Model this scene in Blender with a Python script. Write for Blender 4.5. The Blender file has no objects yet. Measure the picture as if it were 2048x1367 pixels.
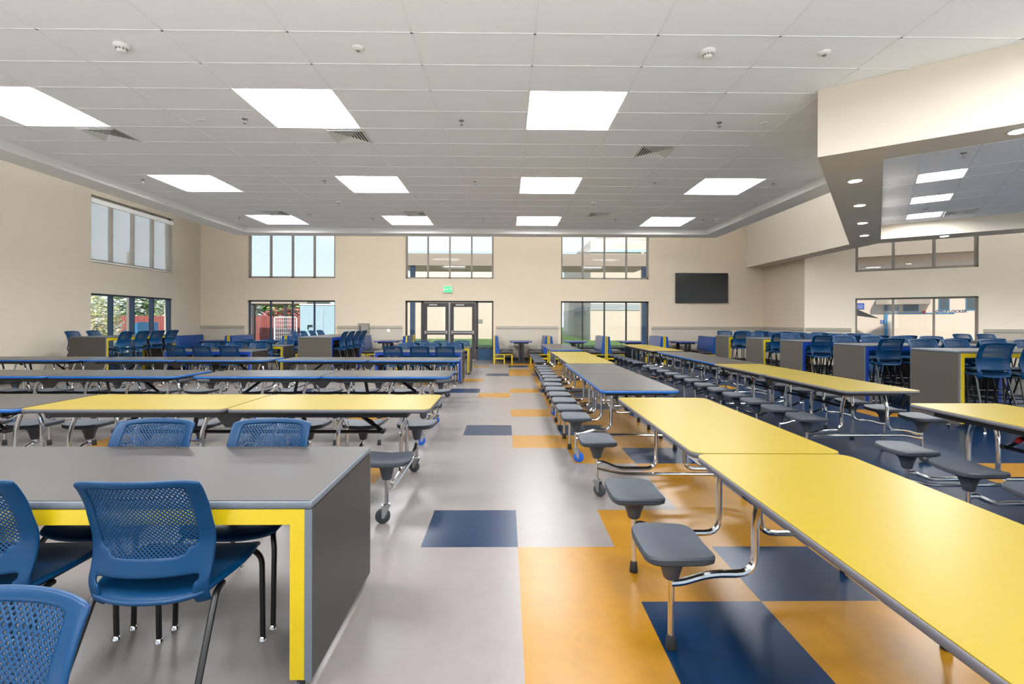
import bpy, bmesh, math, random
from mathutils import Vector, Matrix
random.seed(4)
PI = math.pi
C = bpy.context.scene.collection
S = bpy.context.scene
# ---------------------------------------------------------------- camera, sky, sun, exposure
cam_d = bpy.data.cameras.new('camera'); cam = bpy.data.objects.new('camera', cam_d); C.objects.link(cam)
cam.matrix_world = Matrix.Translation((0, 0, 1.42)) @ Matrix.Rotation(-0.0118, 4, 'Z') @ Matrix.Rotation(PI/2, 4, 'X') @ Matrix.Rotation(0.0028, 4, 'Z')
cam_d.sensor_width = 36; cam_d.lens = 990/2048*36; cam_d.shift_y = -41/2048; cam_d.clip_end = 300
S.camera = cam
w = bpy.data.worlds.new('sky'); S.world = w; w.use_nodes = True
nt = w.node_tree; nt.nodes.clear()
o_ = nt.nodes.new('ShaderNodeOutputWorld'); b_ = nt.nodes.new('ShaderNodeBackground')
tc = nt.nodes.new('ShaderNodeTexCoord'); sp = nt.nodes.new('ShaderNodeSeparateXYZ'); cr = nt.nodes.new('ShaderNodeValToRGB')
cr.color_ramp.elements[0].position = 0.0; cr.color_ramp.elements[0].color = (.74, .83, .90, 1)
cr.color_ramp.elements[1].position = .55; cr.color_ramp.elements[1].color = (.42, .62, .92, 1)
nt.links.new(tc.outputs['Generated'], sp.inputs[0]); nt.links.new(sp.outputs[2], cr.inputs[0])
nt.links.new(cr.outputs[0], b_.inputs[0]); nt.links.new(b_.outputs[0], o_.inputs[0])
b_.inputs[1].default_value = .95
sd = bpy.data.lights.new('sun', 'SUN'); sd.energy = 4.2; sd.angle = .02; sd.color = (1, .95, .86)
so = bpy.data.objects.new('sun', sd); C.objects.link(so); so.rotation_euler = (math.radians(42), 0, math.radians(-5))
S.view_settings.view_transform = 'Standard'; S.view_settings.look = 'None'
S.view_settings.exposure = 0.6; S.view_settings.gamma = 1; S.view_settings.use_curve_mapping = False
LAMP = 29.0
# ---------------------------------------------------------------- helpers
def lin(c):
    return tuple(((v/255)/12.92 if v/255 <= .04045 else ((v/255+.055)/1.055)**2.4) for v in c) + (1,)
M = {}
def mat(name, rgb, rough=.5, metal=0, spec=.5, noise=0, scale=8, coat=0):
    m = bpy.data.materials.new(name); m.use_nodes = True; t = m.node_tree
    p = t.nodes['Principled BSDF']; c = lin(rgb)
    p.inputs['Base Color'].default_value = c; p.inputs['Roughness'].default_value = rough
    p.inputs['Metallic'].default_value = metal; p.inputs['Specular IOR Level'].default_value = spec
    p.inputs['Coat Weight'].default_value = coat
    m.diffuse_color = c
    if noise:
        g = t.nodes.new('ShaderNodeTexCoord'); n = t.nodes.new('ShaderNodeTexNoise'); r = t.nodes.new('ShaderNodeValToRGB')
        n.inputs['Scale'].default_value = scale; n.inputs['Detail'].default_value = 6; n.inputs['Roughness'].default_value = .65
        n.inputs['Distortion'].default_value = .6
        t.links.new(g.outputs['Object'], n.inputs['Vector']); t.links.new(n.outputs['Fac'], r.inputs[0])
        r.color_ramp.elements[0].position = .3; r.color_ramp.elements[1].position = .7
        r.color_ramp.elements[0].color = tuple(v*(1-noise) for v in c[:3]) + (1,)
        r.color_ramp.elements[1].color = tuple(min(1, v*(1+noise)) for v in c[:3]) + (1,)
        t.links.new(r.outputs[0], p.inputs['Base Color'])
    M[name] = m; return m
def emis(name, rgb, s):
    m = bpy.data.materials.new(name); m.use_nodes = True; p = m.node_tree.nodes['Principled BSDF']
    p.inputs['Base Color'].default_value = lin(rgb); p.inputs['Emission Color'].default_value = lin(rgb); p.inputs['Emission Strength'].default_value = s
    M[name] = m
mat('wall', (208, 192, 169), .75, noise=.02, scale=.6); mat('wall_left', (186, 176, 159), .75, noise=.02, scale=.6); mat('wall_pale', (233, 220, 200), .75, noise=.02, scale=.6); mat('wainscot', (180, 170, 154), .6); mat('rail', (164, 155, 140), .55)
mat('soffit', (220, 209, 192), .8); mat('rim', (244, 243, 240), .8); mat('tile', (249, 250, 252), .9, noise=.015, scale=30); mat('tbar', (244, 245, 246), .6)
mat('white', (235, 235, 232), .5); mat('lamp_trim', (196, 196, 194), .5); mat('base_black', (38, 37, 36), .6)
mat('floor_grey', (106, 99, 95), .30, noise=.045, scale=9, spec=.24); mat('floor_orange', (130, 90, 14), .28, noise=.09, scale=9, spec=.20)
mat('floor_bounce', (232, 231, 228), .5, noise=.02)
mat('floor_navy', (2, 28, 54), .28, noise=.16, scale=9, spec=.22)
mat('yellow_top', (122, 104, 16), .36, noise=.02, scale=25, spec=.18); mat('grey_top', (44, 41, 39), .28, noise=.03, scale=25, spec=.32); mat('edge_grey', (74, 72, 78), .5); mat('edge_blue', (5, 76, 140), .4)
mat('chrome', (205, 205, 205), .12, metal=1); mat('zinc', (165, 168, 170), .3, metal=1); mat('black', (14, 14, 15), .4); mat('rubber', (20, 20, 21), .7)
mat('stool_grey', (50, 54, 60), .5, spec=.22, noise=.03, scale=40); mat('hub_grey', (58, 61, 68), .5)
mat('caster_blue', (16, 78, 170), .4); mat('caster_dark', (46, 48, 52), .5); mat('red', (190, 30, 30), .5)
mat('chair_blue', (0, 46, 80), .36, spec=.22); mat('leg_black', (12, 12, 13), .35)
mat('panel_grey', (50, 46, 43), .42, spec=.18, noise=.03, scale=25); mat('panel_grey_lit', (74, 69, 62), .42, spec=.2, noise=.03, scale=25); mat('panel_edge', (84, 90, 97), .4); mat('frame_yellow', (172, 148, 6), .35); mat('frame_blue', (10, 46, 130), .35)  # tall counters: same grey laminate, with brighter light painted into its colour
mat('booth_blue', (4, 58, 124), .28); mat('booth_vinyl', (28, 26, 27), .35)
mat('mull_navy', (30, 52, 76), .4); mat('mull_dark', (48, 44, 44), .45); mat('mull_taupe', (134, 126, 116), .5); mat('spandrel', (22, 62, 92), .35)
mat('screen', (3, 3, 4), .25); mat('metal_grey', (140, 134, 124), .45, metal=.3); mat('steel', (150, 146, 142), .35, metal=.8)
mat('cream', (208, 188, 170), .85, noise=.03, scale=1); mat('cream_dark', (190, 176, 158), .85); mat('taupe', (156, 140, 124), .8); mat('concrete', (170, 162, 148), .9, noise=.12, scale=2); mat('siding', (190, 195, 198), .7)
mat('grass', (78, 104, 46), 1, noise=.2, scale=6); mat('paving', (196, 190, 180), .9, noise=.05, scale=3); mat('fence_red', (156, 80, 76), .8, noise=.12, scale=3); mat('container', (156, 180, 188), .6, noise=.03, scale=2)
mat('leaf', (104, 138, 62), .8, noise=.35, scale=5); mat('leaf_light', (190, 190, 128), .8, noise=.3, scale=5); mat('flower_white', (246, 246, 238), .8); mat('flower_pink', (214, 120, 134), .8); mat('bark', (92, 78, 66), .9)
mat('outdoor_blue', (58, 120, 160), .5); mat('sign_blue', (24, 62, 150), .5); mat('sign_white', (235, 238, 240), .5); mat('dark_glass', (70, 80, 86), .15); mat('text_navy', (30, 44, 92), .6)
emis('lamp', (248, 251, 255), LAMP); emis('small_lamp', (248, 251, 255), LAMP*2.2); emis('downlamp', (255, 244, 220), LAMP*1.5); emis('exit_green', (60, 215, 130), .35)
def glassmat():
    m = bpy.data.materials.new('glass'); m.use_nodes = True; t = m.node_tree; t.nodes.clear()
    o = t.nodes.new('ShaderNodeOutputMaterial'); mx = t.nodes.new('ShaderNodeMixShader'); tr = t.nodes.new('ShaderNodeBsdfTransparent'); g = t.nodes.new('ShaderNodeBsdfGlossy')
    tr.inputs[0].default_value = (.93, .95, .95, 1); g.inputs['Roughness'].default_value = .02; mx.inputs[0].default_value = .035
    t.links.new(tr.outputs[0], mx.inputs[1]); t.links.new(g.outputs[0], mx.inputs[2]); t.links.new(mx.outputs[0], o.inputs[0]); M['glass'] = m
    m = bpy.data.materials.new('sheer'); m.use_nodes = True; t = m.node_tree; t.nodes.clear()
    o = t.nodes.new('ShaderNodeOutputMaterial'); mx = t.nodes.new('ShaderNodeMixShader'); tr = t.nodes.new('ShaderNodeBsdfTransparent')
    m2 = t.nodes.new('ShaderNodeMixShader'); d = t.nodes.new('ShaderNodeBsdfDiffuse'); tl = t.nodes.new('ShaderNodeBsdfTranslucent')
    d.inputs[0].default_value = lin((205, 196, 184)); tl.inputs[0].default_value = lin((205, 196, 184)); m2.inputs[0].default_value = .4; mx.inputs[0].default_value = .42
    t.links.new(d.outputs[0], m2.inputs[1]); t.links.new(tl.outputs[0], m2.inputs[2])
    t.links.new(tr.outputs[0], mx.inputs[1]); t.links.new(m2.outputs[0], mx.inputs[2]); t.links.new(mx.outputs[0], o.inputs[0]); M['sheer'] = m
glassmat()

class MB:
    def __init__(s): s.v = []; s.f = []; s.m = []; s.T = None
    def add(s, vs, fs, m=0):
        b = len(s.v)
        if s.T is not None: vs = [tuple(s.T @ Vector(p)) for p in vs]
        s.v += [tuple(p) for p in vs]; s.f += [tuple(b+i for i in f) for f in fs]; s.m += [m]*len(fs); return s
    def box(s, x0, x1, y0, y1, z0, z1, m=0):
        return s.add([(x0,y0,z0),(x1,y0,z0),(x1,y1,z0),(x0,y1,z0),(x0,y0,z1),(x1,y0,z1),(x1,y1,z1),(x0,y1,z1)],
                     [(0,3,2,1),(4,5,6,7),(0,1,5,4),(1,2,6,5),(2,3,7,6),(3,0,4,7)], m)
    def prism(s, poly, z0, z1, ch=0, m=0, mt=None):
        n = len(poly); loops = [(poly, z0)]
        def inset(p, d):
            out = []
            for i in range(n):
                a, b, c = Vector(p[i-1]), Vector(p[i]), Vector(p[(i+1) % n])
                e1 = (b-a).normalized(); e2 = (c-b).normalized()
                nn = Vector((-e1.y, e1.x)) + Vector((-e2.y, e2.x)); k = nn.length
                nn = nn/k if k > 1e-6 else Vector((-e1.y, e1.x)); cs = max(.5, k/2)
                out.append(tuple(b + nn*d/cs))
            return out
        if ch: loops = [(inset(poly, ch), z0), (poly, z0+ch), (poly, z1-ch), (inset(poly, ch), z1)]
        else: loops.append((poly, z1))
        vs = [(p[0], p[1], z) for L, z in loops for p in L]; fs = []
        for k in range(len(loops)-1):
            for i in range(n):
                j = (i+1) % n; fs.append((k*n+i, k*n+j, (k+1)*n+j, (k+1)*n+i))
        fs.append(tuple(reversed(range(n))))
        s.add(vs, fs, m); b = len(s.v) - len(vs)
        s.f.append(tuple(b+(len(loops)-1)*n+i for i in range(n))); s.m.append(m if mt is None else mt); return s
    def tube(s, pts, r, n=8, fil=0, m=0, cap=True, seg=4):
        P = [Vector(p) for p in pts]
        if fil:
            Q = [P[0]]
            for i in range(1, len(P)-1):
                a, b, c = P[i-1], P[i], P[i+1]; d = min(fil, (b-a).length*.49, (c-b).length*.49)
                p0 = b + (a-b).normalized()*d; p1 = b + (c-b).normalized()*d
                for k in range(seg+1):
                    t = k/seg; Q.append(p0*(1-t)**2 + b*2*t*(1-t) + p1*t*t)
            Q.append(P[-1]); P = Q
        rs = r if isinstance(r, (list, tuple)) else [r]*len(P)
        t0 = (P[1]-P[0]).normalized(); up = Vector((0,0,1)) if abs(t0.z) < .9 else Vector((1,0,0))
        nx = t0.cross(up).normalized(); vs = []; fs = []
        for i, p in enumerate(P):
            t = (P[min(i+1, len(P)-1)] - P[max(i-1, 0)]).normalized()
            nx = (nx - t*nx.dot(t)).normalized(); ny = t.cross(nx)
            for k in range(n):
                a = 2*PI*k/n; vs.append(tuple(p + (nx*math.cos(a) + ny*math.sin(a))*rs[i]))
        for i in range(len(P)-1):
            for k in range(n):
                j = (k+1) % n; fs.append((i*n+k, i*n+j, (i+1)*n+j, (i+1)*n+k))
        if cap: fs += [tuple(reversed(range(n))), tuple((len(P)-1)*n+k for k in range(n))]
        return s.add(vs, fs, m)
    def lathe(s, prof, n=16, c=(0,0,0), axis='z', m=0):
        vs = []; fs = []
        for (r, h) in prof:
            for k in range(n):
                a = 2*PI*k/n; x, y = r*math.cos(a), r*math.sin(a)
                p = (x, y, h) if axis == 'z' else ((h, x, y) if axis == 'x' else (x, h, y))
                vs.append((p[0]+c[0], p[1]+c[1], p[2]+c[2]))
        for i in range(len(prof)-1):
            for k in range(n):
                j = (k+1) % n; fs.append((i*n+k, i*n+j, (i+1)*n+j, (i+1)*n+k))
        fs += [tuple(reversed(range(n))), tuple((len(prof)-1)*n+k for k in range(n))]
        return s.add(vs, fs, m)
    def mesh(s, name, mats, smooth=35):
        me = bpy.data.meshes.new(name); me.from_pydata(s.v, [], s.f)
        for mm in (mats if isinstance(mats, (list, tuple)) else [mats]): me.materials.append(M[mm])
        if any(s.m): me.polygons.foreach_set('material_index', s.m)
        bm = bmesh.new(); bm.from_mesh(me); bmesh.ops.recalc_face_normals(bm, faces=bm.faces); bm.to_mesh(me); bm.free()
        if smooth: me.shade_smooth(); me.set_sharp_from_angle(angle=math.radians(smooth))
        return me
def ob(name, data, parent=None, loc=None, rz=None):
    o = bpy.data.objects.new(name, data); C.objects.link(o)
    if parent is not None: o.parent = parent
    if loc is not None: o.location = loc
    if rz is not None: o.rotation_euler = (0, 0, rz)
    return o
def tag(o, label, cat, group=None):
    o['label'] = label; o['category'] = cat
    if group: o['group'] = group
    return o
def struct(o): o['kind'] = 'structure'; return o
def copy_tree(o, parent=None):
    c = o.copy(); C.objects.link(c); c.parent = parent
    for ch in list(o.children): copy_tree(ch, c)
    return c
PROTO = {}
def place(key, build, loc, rz, label, cat, group):
    """first use builds the thing, later uses copy it and each of its parts"""
    if key not in PROTO: PROTO[key] = build(); o = PROTO[key]
    else: o = copy_tree(PROTO[key])
    o.location = loc; o.rotation_euler = (0, 0, rz); return tag(o, label, cat, group)
def baked(me, mods):
    t = bpy.data.objects.new('tmp', me); C.objects.link(t)
    for ty, kw in mods:
        m = t.modifiers.new(ty, ty)
        for k, v in kw.items(): setattr(m, k, v)
    bpy.context.view_layer.update(); dg = bpy.context.evaluated_depsgraph_get()
    r = bpy.data.meshes.new_from_object(t.evaluated_get(dg)); bpy.data.objects.remove(t); r.shade_smooth(); return r
def rrect(cx, cy, w, h, r, n=5):
    out = []
    for sx, sy, a0 in ((1,1,0), (-1,1,90), (-1,-1,180), (1,-1,270)):
        for k in range(n+1):
            a = math.radians(a0 + 90*k/n); out.append((cx+sx*(w/2-r)+r*math.cos(a), cy+sy*(h/2-r)+r*math.sin(a)))
    return out
ORD = ['first', 'second', 'third', 'fourth', 'fifth', 'sixth']
# ---------------------------------------------------------------- the room shell
ZT = 5.1; BK = 18.15; XL = -11.13; XR = 9.49
def wall(name, P0, P1, holes=(), z1=ZT, m='wall', t=.28, low=True, rail=None):
    d = (Vector(P1)-Vector(P0)); L = d.length; rz = math.atan2(d.y, d.x); b = MB()
    ss = sorted({0, L} | {h[0] for h in holes} | {h[1] for h in holes}); zs = sorted({0, z1} | {h[2] for h in holes} | {h[3] for h in holes})
    for i in range(len(ss)-1):
        for j in range(len(zs)-1):
            cs, cz = (ss[i]+ss[i+1])/2, (zs[j]+zs[j+1])/2
            if not any(h[0] < cs < h[1] and h[2] < cz < h[3] for h in holes): b.box(ss[i], ss[i+1], 0, t, zs[j], zs[j+1])
    o = struct(ob(name, b.mesh(name, m, 0), None, (P0[0], P0[1], 0), rz)); return o, rz
def frameobj(name, b, mats, P0, rz, sm=0, parent=None):
    return ob(name, b.mesh(name, mats, sm), parent, (P0[0], P0[1], 0) if parent is None else None, rz if parent is None else None)
W1, W2, W3 = (1.70, 4.88), (7.44, 10.66), (13.14, 16.38)
HOL = []
for a, c in (W1, W2, W3): HOL += [(a, c, 0, 2.17), (a, c, 2.98, 4.78)]
wall('wall_back', (XL, BK), (XR, BK), HOL)
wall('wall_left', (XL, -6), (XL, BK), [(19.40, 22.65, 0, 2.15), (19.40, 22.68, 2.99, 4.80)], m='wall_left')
wall('wall_right', (XR, BK), (XR, 15.64))
DG0 = (XR, 15.64); DD = Vector((.832, -.555)).normalized(); DL = 8.4; DG1 = (XR+DD.x*DL, 15.64+DD.y*DL)
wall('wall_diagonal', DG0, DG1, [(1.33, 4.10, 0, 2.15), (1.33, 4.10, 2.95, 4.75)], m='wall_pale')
wall('wall_east', (DG1[0], DG1[1]), (DG1[0], -6), m='white'); FILL_HOLES = [(1.5+5.1*k, 1.5+5.1*k+4.5, .1, 4.0) for k in range(5)]; wall('wall_front', (DG1[0], -6), (XL, -6), FILL_HOLES, m='white')  # unseen walls made white for bounce; front openings added for fill light
rb = MB().box(XL-.4, DG1[0]+.4, -6.4, BK+.35, ZT, ZT+.2); struct(ob('ceiling_upper', rb.mesh('ceiling_upper', 'rim', 0)))
# floor : square sheets of linoleum
TS = .6115; FX = .078; FY = 2.506
pat = {}
def cell(c, r):
    if r < -4: return 3  # unseen floor behind the camera, made pale to bounce light upward
    if (c, r) in pat: return pat[(c, r)]
    if c <= 0 or (c == 1 and r > 30): 
        return 0
    if c in (1, 2): return 1
    return 2
for c, r, k in [(0,-2,1),(0,-1,1),(0,0,1),(1,-1,2),(1,-2,1),(2,-1,1),(1,0,1),(2,0,2),(3,0,1),(2,-2,2),(-1,1,2),(0,1,0),(1,1,1),(2,1,1),(0,2,0),(1,2,0),(2,2,1),(0,3,0),(1,3,0),(2,3,1),(0,4,0),(1,4,1),(2,4,2),
                (0,5,1),(1,5,1),(0,6,0),(-1,6,2),(1,6,2),(2,6,1),(0,7,0),(0,8,1),(1,8,1),(2,9,2),(1,9,1),(1,12,2),(0,12,1),(-1,11,1),(-2,12,2),(1,11,1),(2,11,2),(2,13,1),(2,12,2),
                (-1,17,2),(0,17,1),(0,18,1),(1,17,2),(0,19,1),(1,19,1),(0,21,2),(1,21,1),(1,22,1),(0,22,1),(0,23,1),(1,23,1),(-3,3,1),(-7,3,1),(-5,5,2),(-4,7,1),(-6,8,1),(-8,5,1),(-3,9,1),(-9,8,1),(-5,10,1),(-7,12,2),(-10,10,1),
                (7,3,1),(8,3,1),(7,13,1),(5,6,2),(9,8,1),(4,-1,2),(12,12,1),(6,16,1),(-4,14,1),(-9,15,1),(-2,15,1),(-6,17,2),(3,16,1),(4,19,1),(-1,23,1),(-2,21,1)]: pat[(c, r)] = k
fb = MB()
for c in range(-19, 27):
    for r in range(-15, 27):
        x0, y0 = FX+c*TS, FY+r*TS; x1, y1 = min(x0+TS, DG1[0]), min(y0+TS, BK+.28)
        fb.add([(x0,y0,0),(x1,y0,0),(x1,y1,0),(x0,y1,0)], [(0,1,2,3)], cell(c, r))
struct(ob('floor', fb.mesh('floor', ['floor_grey', 'floor_orange', 'floor_navy', 'floor_bounce'], 0)))
# suspended tile ceiling with recessed light openings
ZC = 4.264; GX, GY = .279, 6.113; TX, TY = 1.2192, .6096
LIGHTS = [(i, k) for k in range(-3, 3) for i in (-6, -3, 0, 3, 6) if not (i >= 3 and k == 0) and not (i == 6 and k > -2)]  # the far-right column, out of view, is added for extra light
VENTS = [(-6.38, GY+2*TY), (-2.72, GY+2*TY), (2.16, GY+3*TY), (-6.38, GY+11*TY), (-2.72, GY+11*TY), (2.16, GY+11*TY)]
CB = MB(); GB = MB(); x_left = -7.98; y_back = 15.25
def is_light(i, j): return any(i == a and j in (6*k, 6*k+1) for a, k in LIGHTS)
for i in range(-7, 9):
    for j in range(-20, 15):
        x0, x1, y0, y1 = max(GX+i*TX, x_left), GX+(i+1)*TX, GY+j*TY, GY+(j+1)*TY
        if i >= 5 and j > -2: continue
        if i == 4: x1 = min(x1, 6.2)
        if is_light(i, j): continue
        CB.add([(x0,y0,ZC),(x0,y1,ZC),(x1,y1,ZC),(x1,y0,ZC)], [(0,1,2,3)])
        GB.box(x0, x1, y0-.011, y0+.011, ZC-.005, ZC-.0005); GB.box(x1-.011, x1+.011, y0, y1, ZC-.005, ZC-.0005)
ceil = struct(ob('ceiling', CB.mesh('ceiling', 'tile', 0))); ob('ceiling_grid', GB.mesh('ceiling_grid', 'tbar', 0), ceil)
rm = MB().box(-8.53, x_left, -5.9, 15.8, 4.12, 4.36).box(x_left, 6.2, y_back, 15.8, 4.12, 4.36).box(6.2, 6.73, 5, 15.8, 4.12, 4.36)
struct(ob('trim_1', rm.mesh('trim_1', 'rim', 0)))
# angled dropped soffit ring on the right, with its own lower tile ceiling
N0 = Vector((3.81, 6.02)); U = Vector((.797, -.604)); V = Vector((.604, .797)); URZ = math.atan2(U.y, U.x)
ZS = 3.44; rg = MB().box(0, .65, 0, 8.64, ZS, 4.262).box(.65, 9.2, 0, .57, ZS, 4.262).box(.65, 9.2, 7.89, 8.64, ZS, 4.262)
struct(ob('ceiling_soffit', rg.mesh('ceiling_soffit', 'soffit', 0), None, (N0.x, N0.y, 0), URZ))
bmx = MB().prism([(8.87, 12.70), (9.49, 12.24), (9.49, BK), (8.87, BK)], ZS-.003, ZT)
struct(ob('ceiling_beam', bmx.mesh('ceiling_beam', 'soffit', 0)))
LU = [(1.10, 3.10), (1.10, 4.93), (1.10, 6.76), (4.76, 3.10), (4.76, 4.93), (4.76, 6.76), (7.81, 3.10), (7.81, 4.93), (7.81, 6.76)]; ib = MB(); ig = MB(); ZI = 3.78
us = [.65, 1.10] + [1.10+.61*k for k in range(1, 14)] + [9.2]; vs_ = [.57, 1.27, 1.88] + [3.10+.61*k for k in range(-1, 8)] + [7.89]
for i in range(len(us)-1):
    for j in range(len(vs_)-1):
        if any(abs(us[i]-a) < .02 and abs(vs_[j]-b) < .03 for a, b in LU): continue
        ib.add([(us[i],vs_[j],ZI),(us[i],vs_[j+1],ZI),(us[i+1],vs_[j+1],ZI),(us[i+1],vs_[j],ZI)], [(0,1,2,3)])
for u in us[1:-1]: ig.box(u-.011, u+.011, .57, 7.89, ZI-.005, ZI-.0005)
for v in (1.88, 3.10, 3.71, 4.93, 5.54, 6.76, 7.37): ig.box(.65, 9.2, v-.011, v+.011, ZI-.005, ZI-.0005)
for a, b in LU: pass
cl = struct(ob('ceiling_lower', ib.mesh('ceiling_lower', 'tile', 0), None, (N0.x, N0.y, 0), URZ)); ob('ceiling_grid', ig.mesh('ceiling_grid', 'tbar', 0), cl)
# wainscot, chair rail and baseboards
def rail(n, P0, P1, segs, wains=True):
    d = Vector(P1)-Vector(P0); rz = math.atan2(d.y, d.x); b = MB(); r = MB(); k = MB()
    for a, c in segs: b.box(a, c, -.012, 0, .1, 1.16); r.box(a, c, -.035, 0, 1.16, 1.25); k.box(a, c, -.016, 0, 0, .1)
    if wains: struct(frameobj('trim_%d' % n, b, 'wainscot', P0, rz))
    if wains: struct(frameobj('trim_%d' % (n+1), r, 'rail', P0, rz))
    return struct(frameobj('baseboard_%d' % n, k, 'base_black', P0, rz))
rail(2, (XL, BK), (XR, BK), [(0, 1.6), (4.98, 7.34), (10.76, 13.04), (16.48, 20.58)]).name = 'baseboard_back'
rail(4, (XR, BK), (XR, 15.64), [(.04, 2.5)]).name = 'baseboard_right'
rail(6, DG0, DG1, [(.02, 1.23), (4.2, DL)]).name = 'baseboard_diagonal'
rail(8, (XL, -6), (XL, BK), [(.02, 19.3), (22.75, 24.1)], False).name = 'baseboard_left'
# windows : frame, panes, blue spandrel, shade
def window(name, P0, rz, s0, s1, z0, z1, n, m, spand=False, nn=(.10, .17), fw=.05, shade=None, deep=False):
    b = MB(); a0, a1 = nn; b.box(s0, s0+fw, a0, a1, z0, z1); b.box(s1-fw, s1, a0, a1, z0, z1); b.box(s0, s1, a0, a1, z1-fw, z1); zb = .42 if spand else z0
    b.box(s0, s1, a0, a1, zb, zb+fw)
    for k in range(1, n):
        x = s0+(s1-s0)*k/n; b.box(x-fw/2, x+fw/2, a0, a1, zb, z1)
    o = struct(frameobj(name, b, m, P0, rz))
    g = MB().box(s0+.02, s1-.02, (a0+a1)/2-.003, (a0+a1)/2+.003, zb+.02, z1-.02); ob('window_glass', g.mesh('window_glass', 'glass', 0), o)
    if spand:
        p = MB().box(s0+.001, s1-.001, a0+.01, a1-.01, 0, .43); q = ob('spandrel_panel', p.mesh('spandrel_panel', 'spandrel', 0), o)
    if shade:
        q = MB().box(s0+.03, s1-.03, .045, .049, shade, z1-.18); ob('window_shade', q.mesh('window_shade', 'sheer', 0), o)
        q = MB().box(s0+.01, s1-.01, .0, .09, z1-.20, z1-.08); ob('shade_cassette', q.mesh('shade_cassette', 'white', 0), o)
        q = MB().box(s0+.03, s1-.03, .038, .056, shade-.025, shade); ob('shade_hem_bar', q.mesh('shade_hem_bar', 'white', 0), o)
    return o
window('window_1', (XL, BK), 0, *W1, 0, 2.17, 4, 'mull_navy', True)
window('window_2', (XL, BK), 0, *W1, 2.98, 4.78, 4, 'mull_taupe', fw=.07)
window('window_3', (XL, BK), 0, *W2, 2.98, 4.78, 4, 'mull_taupe', fw=.06)
window('window_4', (XL, BK), 0, *W3, 0, 2.17, 4, 'mull_dark', True)
window('window_5', (XL, BK), 0, *W3, 2.98, 4.78, 4, 'mull_taupe', fw=.06)
window('window_6', (XL, -6), PI/2, 19.40, 22.65, 0, 2.15, 4, 'mull_navy', True, nn=(.06, .19))
window('window_7', (XL, -6), PI/2, 19.40, 22.68, 2.99, 4.80, 4, 'mull_taupe', fw=.10, shade=3.04)
drz = math.atan2(DD.y, DD.x)
for k_, h_ in enumerate(FILL_HOLES): window('window_%d' % (11+k_), (DG1[0], -6), PI, h_[0], h_[1], h_[2], h_[3], 3, 'mull_taupe')  # windows added behind the camera to let in fill daylight
window('window_8', DG0, drz, 1.33, 4.10, 0, 2.15, 3, 'mull_taupe', True)
window('window_9', DG0, drz, 1.33, 4.10, 2.95, 4.75, 3, 'mull_taupe', fw=.07)
# entrance : sidelights and double door
b = MB(); a, c = W2; d0, d1 = 8.10, 10.00
b.box(a, a+.05, .08, .17, 0, 2.17).box(c-.05, c, .08, .17, 0, 2.17).box(a, c, .08, .17, 2.11, 2.17).box(d0-.10, d0, .08, .17, 0, 2.17).box(d1, d1+.10, .08, .17, 0, 2.17)
b.box(a, d0, .08, .17, .42, .47).box(d1, c, .08, .17, .42, .47)
dw = struct(frameobj('window_10', b, 'mull_dark', (XL, BK), 0))
for x0, x1 in ((a+.04, d0-.09), (d1+.09, c-.04)):
    ob('window_glass', MB().box(x0, x1, .12, .126, .45, 2.13).mesh('window_glass', 'glass', 0), dw); ob('spandrel_panel', MB().box(x0, x1, .1, .15, 0, .43).mesh('spandrel_panel', 'spandrel', 0), dw)
mid = (d0+d1)/2
ob('door_mullion', MB().box(mid-.03, mid+.03, .03, .12, 0, 2.11).mesh('door_mullion', 'steel', 0), dw)
for k, (x0, x1) in enumerate(((d0+.005, mid-.032), (mid+.032, d1-.005))):
    q = MB().box(x0, x0+.12, .06, .11, .02, 2.10).box(x1-.12, x1, .06, .11, .02, 2.10).box(x0+.12, x1-.12, .06, .11, 1.95, 2.10).box(x0+.12, x1-.12, .06, .11, .02, .28).box(x0+.12, x1-.12, .06, .11, .93, 1.07)
    dr = struct(frameobj('door_%d' % (k+1), q, 'mull_dark', (XL, BK), 0))
    ob('door_glass', MB().box(x0+.11, x1-.11, .082, .088, .27, 1.96).mesh('door_glass', 'glass', 0), dr)
    ob('push_bar', MB().box(x0+.04, x1-.04, .0, .04, .98, 1.04).box(x0+.04, x0+.10, -.01, .06, .95, 1.08).box(x1-.10, x1-.04, -.01, .06, .95, 1.08).mesh('push_bar', 'steel', 0), dr)
    ob('door_closer', MB().box(x0+.2, x0+.5, .0, .06, 1.99, 2.05).mesh('door_closer', 'steel', 0), dr)
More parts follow.
